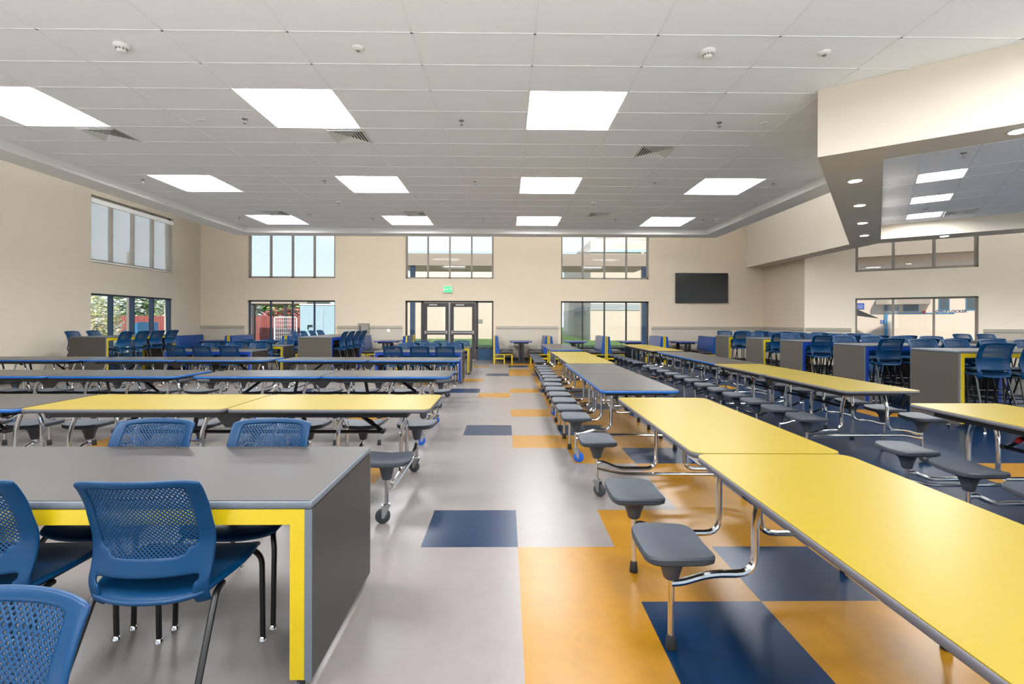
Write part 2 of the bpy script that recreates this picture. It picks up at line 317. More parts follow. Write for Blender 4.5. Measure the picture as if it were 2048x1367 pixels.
# ---------------------------------------------------------------- ceiling fittings
def build_light(w, h, zc, dep):
    r = ob('ceiling_light', None); b = MB()
    x, y = w/2, h/2; e = .045
    b.add([(-x,-y,0),(x,-y,0),(x,y,0),(-x,y,0),(-x+e,-y+e,dep),(x-e,-y+e,dep),(x-e,y-e,dep),(-x+e,y-e,dep)], [(0,1,5,4),(1,2,6,5),(2,3,7,6),(3,0,4,7)])
    ob('light_frame', b.mesh('light_frame', 'lamp_trim', 0), r)
    ob('diffuser', MB().add([(-x+e,-y+e,dep),(x-e,-y+e,dep),(x-e,y-e,dep),(-x+e,y-e,dep)], [(0,3,2,1)]).mesh('diffuser', 'lamp' if w > 1 else 'small_lamp', 0), r)
    return r
ROWN = {0: 'nearest visible row', 1: 'middle row', 2: 'farthest row by the end wall'}
for (i, k) in LIGHTS:
    if k < 0: lab = 'square recessed ceiling light %s, %s' % ({-1: 'out of view above the camera', -2: 'out of view behind the camera', -3: 'nearest the wall behind the camera'}[k], {-6: 'far left', -3: 'left', 0: 'middle', 3: 'right', 6: 'far right, added as fill'}[i]); g = 'ceiling lights behind the camera'
    else: lab = 'large square recessed ceiling light, %s of the %s' % ({-6: 'leftmost', -3: 'second from left', 0: 'third from left', 3: 'rightmost'}[i] if k else {-6: 'leftmost', -3: 'middle one', 0: 'rightmost'}[i], ROWN[k]); g = 'square ceiling lights'
    place('light', lambda: build_light(TX, 2*TY, ZC, .09), (GX+(i+.5)*TX, GY+6*k*TY+TY, ZC), 0, lab, 'light', g)
def uv(u, v, z): p = N0+U*u+V*v; return (p.x, p.y, z)
for k, (u, v) in enumerate(LU[3:]):  # unseen lights added to brighten the diagonal wall and right counters
    place('slight', lambda: build_light(.61, .61, ZI, .03), uv(u+.305, v+.305, ZI), URZ, 'small square fill light added out of view to the right, %s from the camera' % ORD[k], 'light', 'small fill lights added out of view to the right')
for k, (u, v) in enumerate(LU[:3]):
    place('slight', lambda: build_light(.61, .61, ZI, .03), uv(u+.305, v+.305, ZI), URZ, 'small square ceiling light in the lower right tile ceiling, %s from the camera' % ['nearest', 'second', 'farthest'][k], 'light', 'lights of the lower right ceiling')
def build_vent():
    r = ob('ceiling_vent', None); h = .29; b = MB()
    for a0, a1 in ((h, h-.03),): b.box(-a0,a0,-a0,-a1,-.008,0).box(-a0,a0,a1,a0,-.008,0).box(-a0,-a1,-a1,a1,-.008,0).box(a1,a0,-a1,a1,-.008,0)
    ob('frame', b.mesh('frame', 'white', 0), r); s = MB()
    for k in range(6):
        o = h-.032-k*.042; i = o-.03; z0, z1 = -.004, -.016
        s.add([(-o,-o,-.018),(o,-o,-.018),(o,o,-.018),(-o,o,-.018),(-i,-i,-.003),(i,-i,-.003),(i,i,-.003),(-i,i,-.003)], [(0,1,5,4),(1,2,6,5),(2,3,7,6),(3,0,4,7)])
    for k in range(6):
        o = h-.030-k*.042; i = o-.007
        for q in ((-o,o,-o,-i),(-o,o,i,o),(-o,-i,-i,i),(i,o,-i,i)): s.box(*q, -.021, -.017)
    ob('louvre', s.mesh('louvre', 'white', 0), r)
    ob('vent_throat', MB().box(-.262,.262,-.262,.262,-.0008,-.0002).mesh('vent_throat', 'black', 0), r)
    return r
for k, (x, y) in enumerate(VENTS):
    lab = 'square louvred air vent in the tile ceiling, %s of the %s three' % (['left', 'middle', 'right'][k % 3], ['nearer', 'farther'][k//3])
    place('vent', build_vent, (x+.305, y+.305, ZC-.001), 0, lab, 'vent', 'ceiling air vents')
place('vent', build_vent, uv(2.01, 7.07, ZI-.001), URZ, 'square louvred air vent in the lower right ceiling beside the small lights', 'vent', None)
def build_spr():
    r = ob('sprinkler', None)
    ob('escutcheon', MB().lathe([(.038,0),(.036,-.008),(.02,-.012)], 12).mesh('escutcheon', 'steel'), r)
    ob('sprinkler_head', MB().lathe([(.009,-.01),(.009,-.04),(.004,-.05),(.004,-.06),(.024,-.062),(.024,-.066)], 10).mesh('sprinkler_head', 'zinc'), r)
    return r
SX = [-7.35, -3.69, -.64, 3.03, 5.47]
for ry, y in enumerate((7.02, 10.08, 13.72)):
    for k, x in enumerate(SX):
        if ry == 0 and k in (0, 4): continue
        q = k if ry else k-1; nm = (['leftmost', 'second from left', 'middle', 'second from right', 'rightmost'] if ry else ['left', 'middle', 'right'])[q]
        place('spr', build_spr, (x, y, ZC-.001), 0, 'small metal ceiling sprinkler, %s of the %s row' % (nm, ['nearest', 'middle', 'farthest'][ry]), 'sprinkler', 'ceiling sprinklers')
place('spr', build_spr, uv(1.55, 2.15, ZI-.001), 0, 'metal sprinkler in the lower right ceiling in front of the small lights', 'sprinkler', None)
place('spr', build_spr, uv(1.4, 6.3, ZI-.001), 0, 'metal sprinkler in the lower right ceiling between its second and third light', 'sprinkler', None)
def build_smoke():
    r = ob('smoke_detector', None)
    ob('detector_base', MB().lathe([(.075,0),(.075,-.02),(.06,-.035)], 20).mesh('detector_base', 'white'), r)
    b = MB().lathe([(.05,-.03),(.048,-.06),(.035,-.075),(.01,-.08)], 20); ob('detector_cap', b.mesh('detector_cap', 'white'), r)
    b = MB()
    for k in range(10):
        a = 2*PI*k/10; b.T = Matrix.Rotation(a, 4, 'Z'); b.box(.036, .052, -.009, .009, -.058, -.04)
    b.T = None; ob('detector_grille', b.mesh('detector_grille', 'metal_grey', 0), r); return r
for x, y, lab in ((-3.98, 5.16, 'slotted white smoke detector at upper left of the ceiling'), (2.11, 5.17, 'slotted white smoke detector at upper right of the ceiling'), (-5.18, 13.08, 'far slotted smoke detector beside the farthest left ceiling light'), (5.81, 13.6, 'far slotted smoke detector near the right back ceiling corner')):
    place('smoke', build_smoke, (x, y, ZC-.001), 0, lab, 'smoke detector', 'smoke detectors')
def build_dome():
    r = ob('motion_sensor', None); ob('sensor_base', MB().lathe([(.06,0),(.055,-.018),(.035,-.03)], 20).mesh('sensor_base', 'white'), r)
    ob('sensor_lens', MB().lathe([(.02,-.028),(.018,-.04),(.008,-.048)], 12).mesh('sensor_lens', 'metal_grey'), r); return r
for x, y, lab in ((-1.55, 5.17, 'round white motion sensor between the two near smoke detectors'), (3.34, 5.17, 'round white motion sensor right of the near right smoke detector'), (-3.99, 11.85, 'small round ceiling sensor left of the middle aisle, far away'), (2.08, 11.81, 'small round ceiling sensor beside the far right air vent')):
    place('dome', build_dome, (x, y, ZC-.001), 0, lab, 'sensor', 'round ceiling sensors')
def build_disc():
    r = ob('ceiling_cover_plate', MB().lathe([(.05,0),(.045,-.008),(.01,-.01)], 18).mesh('ceiling_cover_plate', 'white')); return r
for x, y, lab in ((-4.33, 7.08, 'flat round white cover plate left of the near middle light'), (3.68, 7.03, 'flat round white cover plate near the right sprinkler'), (-6.47, 11.96, 'flat white cover plate in the far left ceiling'), (-1.58, 12.0, 'flat white cover plate in the far middle ceiling')):
    place('disc', build_disc, (x, y, ZC-.001), 0, lab, 'cover plate', 'ceiling cover plates')
def build_down():
    r = ob('downlight', None); ob('trim_ring', MB().lathe([(.10,0),(.10,-.006),(.08,-.008)], 24).mesh('trim_ring', 'lamp_trim'), r)
    ob('lamp_disc', MB().lathe([(.078,-.0085),(.078,-.0105)], 24).mesh('lamp_disc', 'downlamp'), r); return r
for k, (u, v) in enumerate([(.33, 1.48), (.34, 3.32), (.34, 5.2), (.34, 7.0), (1.84, 8.18), (1.79, .26)]):
    lab = 'round downlight in the angled soffit, %s' % ['nearest of the four in a line', 'second of the four in a line', 'third of the four in a line', 'farthest of the four in a line', 'alone above the right windows', 'cut by the right edge of the view'][k]
    place('down', build_down, uv(u, v, ZS-.0005), 0, lab, 'downlight', 'soffit downlights')
# ---------------------------------------------------------------- wall fittings
t = tag(ob('wall_screen', None, None, (7.17, BK-.07, 2.67)), 'large black flat television hung on the back wall at right', 'television')
ob('bezel', MB().box(-.965, .965, -.02, .03, -.545, .545).mesh('bezel', 'black', 0), t); ob('screen_panel', MB().box(-.945, .945, -.024, -.019, -.525, .525).mesh('screen_panel', 'screen', 0), t); ob('wall_bracket', MB().box(-.3, .3, .03, .07, -.2, .2).mesh('wall_bracket', 'black', 0), t)
def text(s, size, ext, m, name):
    cu = bpy.data.curves.new(name, 'FONT'); cu.body = s; cu.size = size; cu.extrude = ext; cu.align_x = 'CENTER'; cu.shear = .2 if ' ' in s else 0; cu.offset = size*.02 if ' ' in s else 0; cu.align_y = 'CENTER'
    t = bpy.data.objects.new('t', cu); C.objects.link(t); bpy.context.view_layer.update()
    me = bpy.data.meshes.new_from_object(t.evaluated_get(bpy.context.evaluated_depsgraph_get())); bpy.data.objects.remove(t); me.name = name
    me.materials.clear(); me.materials.append(M[m]); me.transform(Matrix.Rotation(PI/2, 4, 'X')); return me
t = tag(ob('exit_sign', None, None, (-2.135, BK, 2.585)), 'green lit exit sign above the double door', 'exit sign')
ob('sign_body', MB().box(-.16, .16, -.06, 0, -.12, .12).mesh('sign_body', 'white', 0), t); ob('sign_face', MB().box(-.15, .15, -.064, -.06, -.11, .11).mesh('sign_face', 'exit_green', 0), t)
ob('sign_letters', text('EXIT', .15, .003, 'sign_white', 'sign_letters'), t, (0, -.067, 0))
t = tag(ob('wall_box', None, None, (-5.185, BK, 1.165)), 'grey metal wall cabinet above the chair rail left of the door', 'cabinet')
ob('cabinet_body', MB().box(-.195, .195, -.10, 0, -.175, .175).mesh('cabinet_body', 'metal_grey', 0), t); ob('cabinet_door', MB().box(-.18, .18, -.108, -.10, -.16, .16).mesh('cabinet_door', 'metal_grey', 0), t); ob('cabinet_latch', MB().box(-.13, -.10, -.12, -.108, -.08, .08).mesh('cabinet_latch', 'black', 0), t)
t = tag(ob('wall_switch', MB().box(-.05, .05, -.022, -.012, -.055, .055).mesh('wall_switch', 'white', 0), None, (-4.3, BK, 1.08)), 'small white switch plate on the wainscot left of the door', 'switch')

# ---------------------------------------------------------------- folding tables with attached stools
def seat_mesh():
    b = MB(); n = 28; rings = []; out = []
    for k in range(n):
        a = 2*PI*k/n; c, s = math.cos(a), math.sin(a)
        x = .152*math.copysign(abs(c)**.42, c); y = .180*math.copysign(abs(s)**.42, s)
        x *= 1 - .05*(1-(abs(y)/.18)**2); y *= 1 + .05*(x/.152); out.append((x, y))
    def ring(f, z, dip): return [(x*f, y*f, z + dip*((y*f/.18)**2)*.018) for x, y in out]
    R = [ring(.9, -.032, .8), ring(.985, -.026, 1), ring(1, -.006, 1), ring(.965, .004, 1), ring(.6, -.001, 1), ring(.25, -.003, 1)]
    vs = [p for r in R for p in r]; fs = []
    for i in range(len(R)-1):
        for k in range(n): fs.append((i*n+k, i*n+(k+1) % n, (i+1)*n+(k+1) % n, (i+1)*n+k))
    fs += [tuple(range(n)), tuple((len(R)-1)*n+k for k in range(n))]
    return b.add(vs, fs).mesh('seat', 'stool_grey', 40)
SEAT = seat_mesh()
def hub():
    b = MB(); pr = [(.135, .085, -.028), (.088, .066, -.040), (.060, .052, -.065), (.044, .042, -.105), (.034, .034, -.142), (.028, .028, -.148)]; n = 16; vs = []; fs = []
    for rx, ry, z in pr:
        for k in range(n): a = 2*PI*k/n; vs.append((rx*math.cos(a), ry*math.sin(a), z))
    for i in range(len(pr)-1):
        for k in range(n): fs.append((i*n+k, i*n+(k+1) % n, (i+1)*n+(k+1) % n, (i+1)*n+k))
    fs += [tuple(range(n)), tuple((len(pr)-1)*n+k for k in range(n))]
    return b.add(vs, fs).mesh('seat_hub', 'hub_grey')
HUB = hub(); ZSEAT = .455
POLE = MB().tube([(0,0,.33), (0,0,.03)], .0135, 10).mesh('leg', 'chrome'); POLEC = MB().tube([(0,0,.33), (0,0,.13)], .0135, 10).mesh('leg', 'chrome')
GLIDE = MB().lathe([(.016,.062),(.020,.05),(.024,.004),(.022,0)], 12).mesh('foot_glide', 'rubber')
def wheel(m): return MB().lathe([(.012,-.014),(.042,-.014),(.052,-.009),(.052,.009),(.042,.014),(.012,.014)], 24, axis='x').mesh('wheel', m)
WB, WD = wheel('caster_blue'), wheel('caster_dark')
def fork():
    b = MB()
    for x in (-.025, .019): b.add([(x,-.036,-.012),(x+.006,-.036,-.012),(x+.006,-.018,-.012),(x,-.018,-.012),(x,-.034,.072),(x+.006,-.034,.072),(x+.006,.022,.072),(x,.022,.072)], [(0,3,2,1),(4,5,6,7),(0,1,5,4),(1,2,6,5),(2,3,7,6),(3,0,4,7)])
    return b.box(-.025, .025, -.034, .024, .068, .076).lathe([(.024,.076),(.024,.084),(.017,.088)], 14).mesh('caster_fork', 'zinc', 30)
FORK = fork()
def jtube(hi, ht, sx=.60):
    X = sx-(.235 if hi else .115); z = .325 if hi else .222; zj = .285 if hi else .27
    return MB().tube([(0, 0, zj), (-.05, 0, zj+.004), (-.17, 0, z), (-X, 0, z), (-X, 0, ht-.17), (-X, .045, ht-.05), (-X, .045, ht)], .0165, 10, fil=.085, seg=5).mesh('frame_tube', 'chrome')
def stool_table(loc, rz, label, top, edge, big=False, wheels=('d', 'b'), top2=None, edge2=None, wr=0):
    if abs(rz) < .1: wr = 1.1
    HL, H, SXO = (1.835, .76, .60) if big else (1.528, .76, .59)
    WID = .765; kind = (big, top, edge, wheels, abs(rz) < .1)
    def build():
        r = ob('stool_table', None)
        for sgn in (-1, 1):
            tp, ed = (top2 or top, edge2 or edge) if sgn > 0 else (top, edge)
            key = 'top%s%s' % (tp, big)
            if key not in PROTO:
                PROTO[key] = MB().prism(rrect(0, 0, WID-.008, HL-.010, .062, 6), H-.028, H, m=0).mesh('tabletop', tp)
            if ('e', ed, big) not in PROTO:
                o1 = rrect(0, 0, WID, HL-.004, .066, 6); b = MB().prism(o1, H-.031, H-.0012, ch=.006); PROTO[('e', ed, big)] = b.mesh('edge_band', ed, 60)
            t = ob('tabletop', PROTO[key], r, (0, sgn*(HL/2+.002), 0)); ob('edge_band', PROTO[('e', ed, big)], t)
        ur = [('u', big)]
        if ('u', big) not in PROTO:
            e = HL-.18; b = MB()
            for s in (-1, 1):
                b.box(s*.29-.016, s*.29+.016, -e, -.06, H-.075, H-.031); b.box(s*.29-.016, s*.29+.016, .06, e, H-.075, H-.031)
            b.box(-.3, .3, -e, -e+.03, H-.075, H-.031).box(-.3, .3, e-.03, e, H-.075, H-.031); PROTO[('u', big)] = b.mesh('under_rail', 'black', 0)
            c = MB(); q = 1.09
            c.tube([(0, -q, .51), (0, q, .51)], .014, 4)
            for s in (-1, 1): c.tube([(0, s*q, .51), (0, s*.82, H-.05)], .017, 4); c.tube([(0, s*.46, .51), (0, s*.42, H-.05)], .02, 4); c.tube([(-.03, s*q, .515), (.03, s*q, .515)], .018, 8)
            PROTO[('b', big)] = c.mesh('fold_brace', 'black', 30)
            h = MB().prism([(-.16, -.03), (-.16, .03), (.16, .03), (.16, -.03)], H-.07, H-.031)
            for s in ((-.2, .2) if big else (-.3, .3)): h.T = Matrix.Translation((s, 0, 0)) @ Matrix.Rotation(PI/2, 4, 'Y'); h.prism([(-(H-.035), -.13), (-(H-.035), .13), (-(H-.15), .03), (-(H-.15), -.03)], -.004, .004); h.T = None
            PROTO[('h', big)] = h.mesh('hinge_bracket', 'black', 0)
            PROTO[('l', big)] = MB().box(-.35, -.335, .02, .16, H-.062, H-.034).mesh('hinge_latch', 'chrome', 0)
            PROTO[('s', big)] = MB().tube([(-.012, .97, .60), (-.012, 1.0, .575)], .019, 6).mesh('red_grip', 'red', 30)
            for hi in (0, 1): zz = (.178, .272)[hi]; PROTO[('x', big, hi)] = MB().tube([(-SXO, 0, .22+.02*hi), (-SXO+.18, 0, zz), (SXO-.18, 0, zz), (SXO, 0, .22+.02*hi)], .0145, 10, fil=.06).mesh('cross_tube', 'chrome')
        for k_, n_ in (('u', 'under_rail'), ('b', 'fold_brace'), ('h', 'hinge_bracket'), ('l', 'hinge_latch'), ('s', 'red_grip')): ob(n_, PROTO[(k_, big)], r)
        ys = (1.56, .33) if big else (1.262, .757, .252)
        for sgn in (-1, 1):
            for i, y in enumerate(ys):
                for sx in (-1, 1):
                    st = ob('stool', SEAT, r, (sx*SXO, sgn*y, ZSEAT), 0 if sx > 0 else PI)
                    ob('seat_hub', HUB, st)
                    end = (i == 0)
                    pl = ob('leg', POLEC if end else POLE, r, (sx*SXO, sgn*y, 0))
                    if end:
                        fk = ob('caster_fork', FORK, pl, (0, 0, .052), wr+.25*sgn*sx); ob('wheel', WB if wheels[0 if sgn < 0 else 1] == 'b' else WD, fk, (0, -.027, 0))
                    else: ob('foot_glide', GLIDE, pl)
                    hi = sgn < 0; kk = ('j', big, hi)
                    if kk not in PROTO: PROTO[kk] = jtube(hi, H-.035, sx=SXO)
                    ob('frame_tube', PROTO[kk], r, (sx*SXO, sgn*y, 0), 0 if sx > 0 else PI)
            ob('cross_tube', PROTO[('x', big, int(sgn < 0))], r, (0, sgn*ys[0], 0))
        return r
    return place(('table',)+kind, build, loc, rz, label, 'table', 'folding cafeteria tables with stools')
st = stool_table
st((1.325, 2.47, 0), -.012, 'nearest yellow folding stool table filling the lower right, grey edged', 'yellow_top', 'edge_grey', True, ('d', 'd'))
st((1.30, 6.27, 0), 0, 'grey-topped blue-edged stool table right behind the nearest yellow one', 'grey_top', 'edge_blue', False, ('b', 'b'))
st((1.36, 9.36, 0), 0, 'yellow stool table right of the aisle behind the blue-edged one', 'yellow_top', 'edge_grey', False, ('d', 'd'))
st((1.41, 13.06, 0), 0, 'farthest blue-edged stool table right of the aisle near the booths', 'grey_top', 'edge_blue', False, ('b', 'd'))
st((3.66, 2.49, 0), 0, 'yellow stool table cut by the right edge of the view', 'yellow_top', 'edge_grey', False, ('d', 'd'))
st((3.65, 6.26, 0), 0, 'yellow stool table of the right row in front of the blue-edged one', 'yellow_top', 'edge_grey', False, ('d', 'd'))
st((3.70, 9.36, 0), 0, 'grey-topped blue-edged stool table in the middle of the right row', 'grey_top', 'edge_blue', False, ('b', 'b'))
st((3.72, 12.85, 0), 0, 'farthest yellow stool table of the right row near the booths', 'yellow_top', 'edge_grey', False, ('d', 'd'))
st((-2.10, 4.09, 0), -PI/2, 'yellow stool table left of the aisle behind the grey cafe table', 'yellow_top', 'edge_grey', False, ('b', 'd'))
st((-5.165, 4.10, 0), -PI/2, 'blue-edged stool table at the left edge beside the yellow one', 'grey_top', 'edge_blue', False, ('d', 'd'))
st((-2.21, 6.29, 0), -PI/2, 'blue-edged stool table of the second left row beside the aisle', 'grey_top', 'edge_blue', False, ('b', 'b'))
st((-5.45, 6.29, 0), -PI/2, 'blue-edged stool table of the second left row at the view edge', 'grey_top', 'edge_blue', False, ('b', 'b'))
st((-2.33, 8.70, 0), -PI/2, 'blue-edged stool table of the third left row beside the aisle', 'grey_top', 'edge_blue', False, ('b', 'd'))
st((-5.55, 8.70, 0), -PI/2, 'blue-edged stool table in the middle of the third left row', 'grey_top', 'edge_blue', False, ('b', 'd'))
st((-8.70, 8.70, 0), -PI/2, 'blue-edged stool table of the third left row nearest the left wall', 'grey_top', 'edge_blue', False, ('b', 'd'))
# ---------------------------------------------------------------- blue chairs and barstools
import bisect
def interp(x, xs, ys):
    if x <= xs[0]: return ys[0]
    if x >= xs[-1]: return ys[-1]
    i = bisect.bisect_right(xs, x)-1; t = (x-xs[i])/(xs[i+1]-xs[i]); t = t*t*(3-2*t)*.5 + t*.5
    return ys[i]+(ys[i+1]-ys[i])*t
def bp_(s, z):
    W = interp(z, [.40, .50, .62, .86], [.207, .216, .222, .216]); y = interp(z, [.385, .42, .47, .55, .62, .74, .87], [-.205, -.232, -.240, -.212, -.205, -.242, -.305])
    x = s*W; zz = z - (.012*(abs(s)**6) if z > .84 else 0)
    return (x, y + .055*s*s, zz + .006*(1-s*s)*(1 if z > .8 else 0))
def frame_mesh(solid=False):
    ss = [-1, -.93, -.84, -.77, -.6, -.4, -.2, 0, .2, .4, .6, .77, .84, .93, 1]; zs = [.385, .41, .44, .48, .50, .54, .57, .60, .64, .68, .72, .76, .80, .835, .85, .865]
    b = MB(); idx = {}
    def vid(i, j):
        if (i, j) not in idx: idx[(i, j)] = len(b.v); b.v.append(bp_(ss[i], zs[j]))
        return idx[(i, j)]
    for i in range(len(ss)-1):
        for j in range(len(zs)-1):
            sm = abs(ss[i]+ss[i+1])/2; zm = (zs[j]+zs[j+1])/2
            if sm > (.80 if zm > .54 else .86 if zm > .48 else .80) or zm > .835 or (solid and .50 < zm < .68) or .50 < zm < .60-.03+.02*(sm > .5):
                if zm < .50 and sm < .80: continue
                b.f.append((vid(i, j), vid(i+1, j), vid(i+1, j+1), vid(i, j+1))); b.m.append(0)
    me = b.mesh('back_frame', 'chair_blue'); return baked(me, [('SOLIDIFY', dict(thickness=.014, offset=0)), ('SUBSURF', dict(levels=1, render_levels=1))])
def lattice_mesh(z0=.545):
    b = MB(); du = .0076; s0, s1, z1 = -.81, .81, .84; W = .22
    nu = int((s1-s0)*W/du); nv = int((z1-z0)/du); vc = {}
    def V(a, c):
        k = (round(a, 3), round(c, 3))
        if k not in vc: vc[k] = len(b.v); b.v.append(bp_(s0+(s1-s0)*min(max(a/nu, -.02), 1.02), z0+(z1-z0)*min(max(c/nv, -.03), 1.03)))
        return vc[k]
    h = .60
    for i in range(0, nu+1):
        for j in range(0, nv+1):
            if (i+j) % 2: continue
            o = [V(i+1, j), V(i, j+1), V(i-1, j), V(i, j-1)]; n = [V(i+h, j), V(i, j+h), V(i-h, j), V(i, j-h)]
            for k in range(4): b.f.append((o[k], o[(k+1) % 4], n[(k+1) % 4], n[k])); b.m.append(0)
    me = b.mesh('back_mesh', 'chair_blue'); return baked(me, [('SOLIDIFY', dict(thickness=.004, offset=0))])
def seat_shell():
    b = MB(); nu, nv = 12, 12
    for j in range(nv+1):
        for i in range(nu+1):
            s, t = -1+2*i/nu, -1+2*j/nv
            x, y = s*math.sqrt(1-.5*t*t*.55), t*math.sqrt(1-.5*s*s*.55)
            W = .235 + .012*t; xx = x*W*1.06; yy = .005+y*.225*1.06
            z = .428 + .022*abs(s)**3 + (.012*(t) if t > 0 else .018*t*t*t) - .03*max(0, t-.7)/.3
            b.v.append((xx, yy, z))
    for j in range(nv):
        for i in range(nu): a = j*(nu+1)+i; b.f.append((a, a+1, a+nu+2, a+nu+1)); b.m.append(0)
    return baked(b.mesh('seat', 'chair_blue'), [('SOLIDIFY', dict(thickness=.022, offset=0)), ('SUBSURF', dict(levels=1, render_levels=1))])
FR, LT, SH = frame_mesh(), lattice_mesh(), seat_shell(); FR2, LT2 = frame_mesh(True), lattice_mesh(.665)
def copyz(me, dz): m = me.copy(); m.transform(Matrix.Translation((0, 0, dz))); return m
GL2 = MB().lathe([(.012,.016),(.016,.010),(.019,0)], 12).mesh('foot_glide', 'chrome')
def build_chair():
    r = ob('dining_chair', None); ob('seat', SH, r); f = ob('back_frame', FR, r); ob('back_mesh', LT, f)
    for s in (-1, 1):
        l = ob('leg', MB().tube([(s*.185, -.12, .423), (s*.20, .17, .425), (s*.225, .205, .37), (s*.225, .215, .012)], .0118, 10, fil=.045).mesh('leg', 'leg_black'), r); ob('foot_glide', GL2, l, (s*.225, .215, 0))
        l = ob('leg', MB().tube([(s*.205, -.08, .41), (s*.218, -.15, .412), (s*.235, -.36, .012)], .0118, 10, fil=.03).mesh('leg', 'leg_black'), r); ob('foot_glide', GL2, l, (s*.235, -.36, 0))
    ob('under_frame', MB().tube([(-.2, -.08, .42), (.2, -.08, .42)], .010, 8).tube([(-.2, .12, .42), (.2, .12, .42)], .010, 8).mesh('under_frame', 'leg_black'), r)
    return r
DZ = .295
def build_stool():
    r = ob('barstool', None); ob('seat', copyz(SH, DZ), r); f = ob('back_frame', copyz(FR2, DZ), r); ob('back_mesh', copyz(LT2, DZ), f)
    for s in (-1, 1):
        for y0, y1 in ((.13, .235), (-.14, -.33)):
            l = ob('leg', MB().tube([(s*.19, y0*.3, .718), (s*.195, y0, .715), (s*.245, y1, .012)], .0118, 8, fil=.03).mesh('leg', 'leg_black'), r); ob('foot_glide', GL2, l, (s*.245, y1, 0))
    q = []
    for z in (.30,):
        k = 1-(z/.715); xa = .195+.05*k; yf = .13+.105*k; yb = -.14-.19*k
        b = MB().tube([(-xa, yf, z), (xa, yf, z)], .009, 6).tube([(-xa, yb, z), (xa, yb, z)], .009, 6).tube([(-xa, yf, z), (-xa, yb, z)], .009, 6).tube([(xa, yf, z), (xa, yb, z)], .009, 6)
    ob('foot_rest', b.mesh('foot_rest', 'leg_black'), r)
    return r
def chair(x, y, rz, label, group='blue dining chairs'): return place('chair', build_chair, (x, y, 0), rz, label, 'chair', group)
def stool(x, y, rz, label, group='blue barstools at the tall counters'): return place('stool', build_stool, (x, y, 0), rz, label, 'barstool', group)
# ---------------------------------------------------------------- panel-ended tables
def panel_table(L, D, H, fc, name='cafe_table'):
    r = ob(name, None); T = .032; pt = .028; pm = 'panel_grey_lit' if H > .9 else 'panel_grey'
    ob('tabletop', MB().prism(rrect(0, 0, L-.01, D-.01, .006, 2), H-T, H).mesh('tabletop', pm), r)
    t = r.children[0]; ob('edge_band', MB().prism(rrect(0, 0, L, D, .010, 3), H-T-.002, H-.001, ch=.006).mesh('edge_band', 'panel_edge', 60), t)
    for s in (-1, 1):
        x0, x1 = sorted((s*L/2, s*(L/2-pt)))
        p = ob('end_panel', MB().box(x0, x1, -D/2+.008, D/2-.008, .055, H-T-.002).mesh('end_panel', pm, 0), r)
        ob('edge_band', MB().box(x0+.0005, x1-.0005, -D/2+.001, -D/2+.009, .054, H-T-.002).box(x0+.0005, x1-.0005, D/2-.009, D/2-.001, .054, H-T-.002).box(x0+.0005, x1-.0005, -D/2+.009, D/2-.009, .049, .055).mesh('edge_band', 'panel_edge', 0), p)
        f = MB(); y0, y1 = sorted((s*(D/2-.002), s*(D/2-.055))); e = L/2-pt; zt = H-T-.002
        f.box(-e, -e+.055, y0, y1, .055, zt).box(e-.055, e, y0, y1, .055, zt).box(-e+.055, e-.055, y0, y1, zt-.058, zt); ob('side_frame', f.mesh('side_frame', fc, 0), r)
        for sy in (-1, 1):
            c = ob('caster', FORKS, r, (s*(L/2-.05), sy*(D/2-.06), 0)); ob('wheel', WHS, c)
    return r
FORKS = MB().box(-.022, -.016, -.03, .02, .02, .055).box(.016, .022, -.03, .02, .02, .055).box(-.022, .022, -.03, .03, .046, .056).mesh('caster', 'zinc', 0)
WHS = MB().lathe([(.006,-.012),(.022,-.012),(.026,-.006),(.026,.006),(.022,.012),(.006,.012)], 14, (0, 0, .026), axis='x').mesh('wheel', 'caster_dark')
def ptable(x, y, rz, L, D, H, fc, label, cat='table', group=None):
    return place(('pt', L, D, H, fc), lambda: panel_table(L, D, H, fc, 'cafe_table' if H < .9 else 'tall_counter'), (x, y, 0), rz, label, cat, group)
ptable(-.737-1.0, 2.30, 0, 2.0, .82, .737, 'frame_yellow', 'grey cafe table with yellow frame in the left foreground', 'table')
chair(-1.30, 2.0, .03, 'blue mesh-back chair seen from behind at the foreground grey table')
chair(-1.955, 2.01, .02, 'blue chair seen from behind at the left edge beside the table')
chair(-1.30, 2.52, PI, 'blue chair facing us across the foreground table, right of two')
chair(-1.94, 2.52, PI, 'blue chair facing us across the foreground table, left of two')
chair(-1.033, .74, PI+.04, 'closest blue chair whose mesh back fills the bottom left corner')
# tall counters of the right side
CN = ['nearest', 'second', 'third', 'fourth', 'farthest']
for k, (y0, fc) in enumerate(((6.60, 'frame_yellow'), (8.36, 'frame_blue'), (10.15, 'frame_blue'), (11.72, 'frame_yellow'), (13.55, 'frame_yellow'))):
    L = 2.4; x0 = 6.10
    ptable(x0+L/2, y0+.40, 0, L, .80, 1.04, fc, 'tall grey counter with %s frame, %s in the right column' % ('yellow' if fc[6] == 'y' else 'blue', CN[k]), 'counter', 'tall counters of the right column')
    for i in range(4):
        if i == 3 and k == 4: continue
        x = x0+.32+.56*i
        stool(x, y0+.02+random.uniform(-.03, .03), random.uniform(-.07, .07), 'blue barstool on the near side of the %s right counter, %s from the left' % (CN[k], ORD[i]))
        stool(x+.02, y0+.76+random.uniform(0, .03), PI+random.uniform(-.08, .08), 'blue barstool on the far side of the %s right counter, %s from the left' % (CN[k], ORD[i]))
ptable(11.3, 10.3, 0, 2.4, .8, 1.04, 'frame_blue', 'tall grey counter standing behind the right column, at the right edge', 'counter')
for i in range(2): stool(10.55+.56*i, 11.1, PI, 'blue barstool behind the right column, %s at the rearmost right-edge counter' % ['left', 'right'][i])
stool(10.55, 9.8, .05, 'blue barstool on the near side of the rearmost right-edge counter')
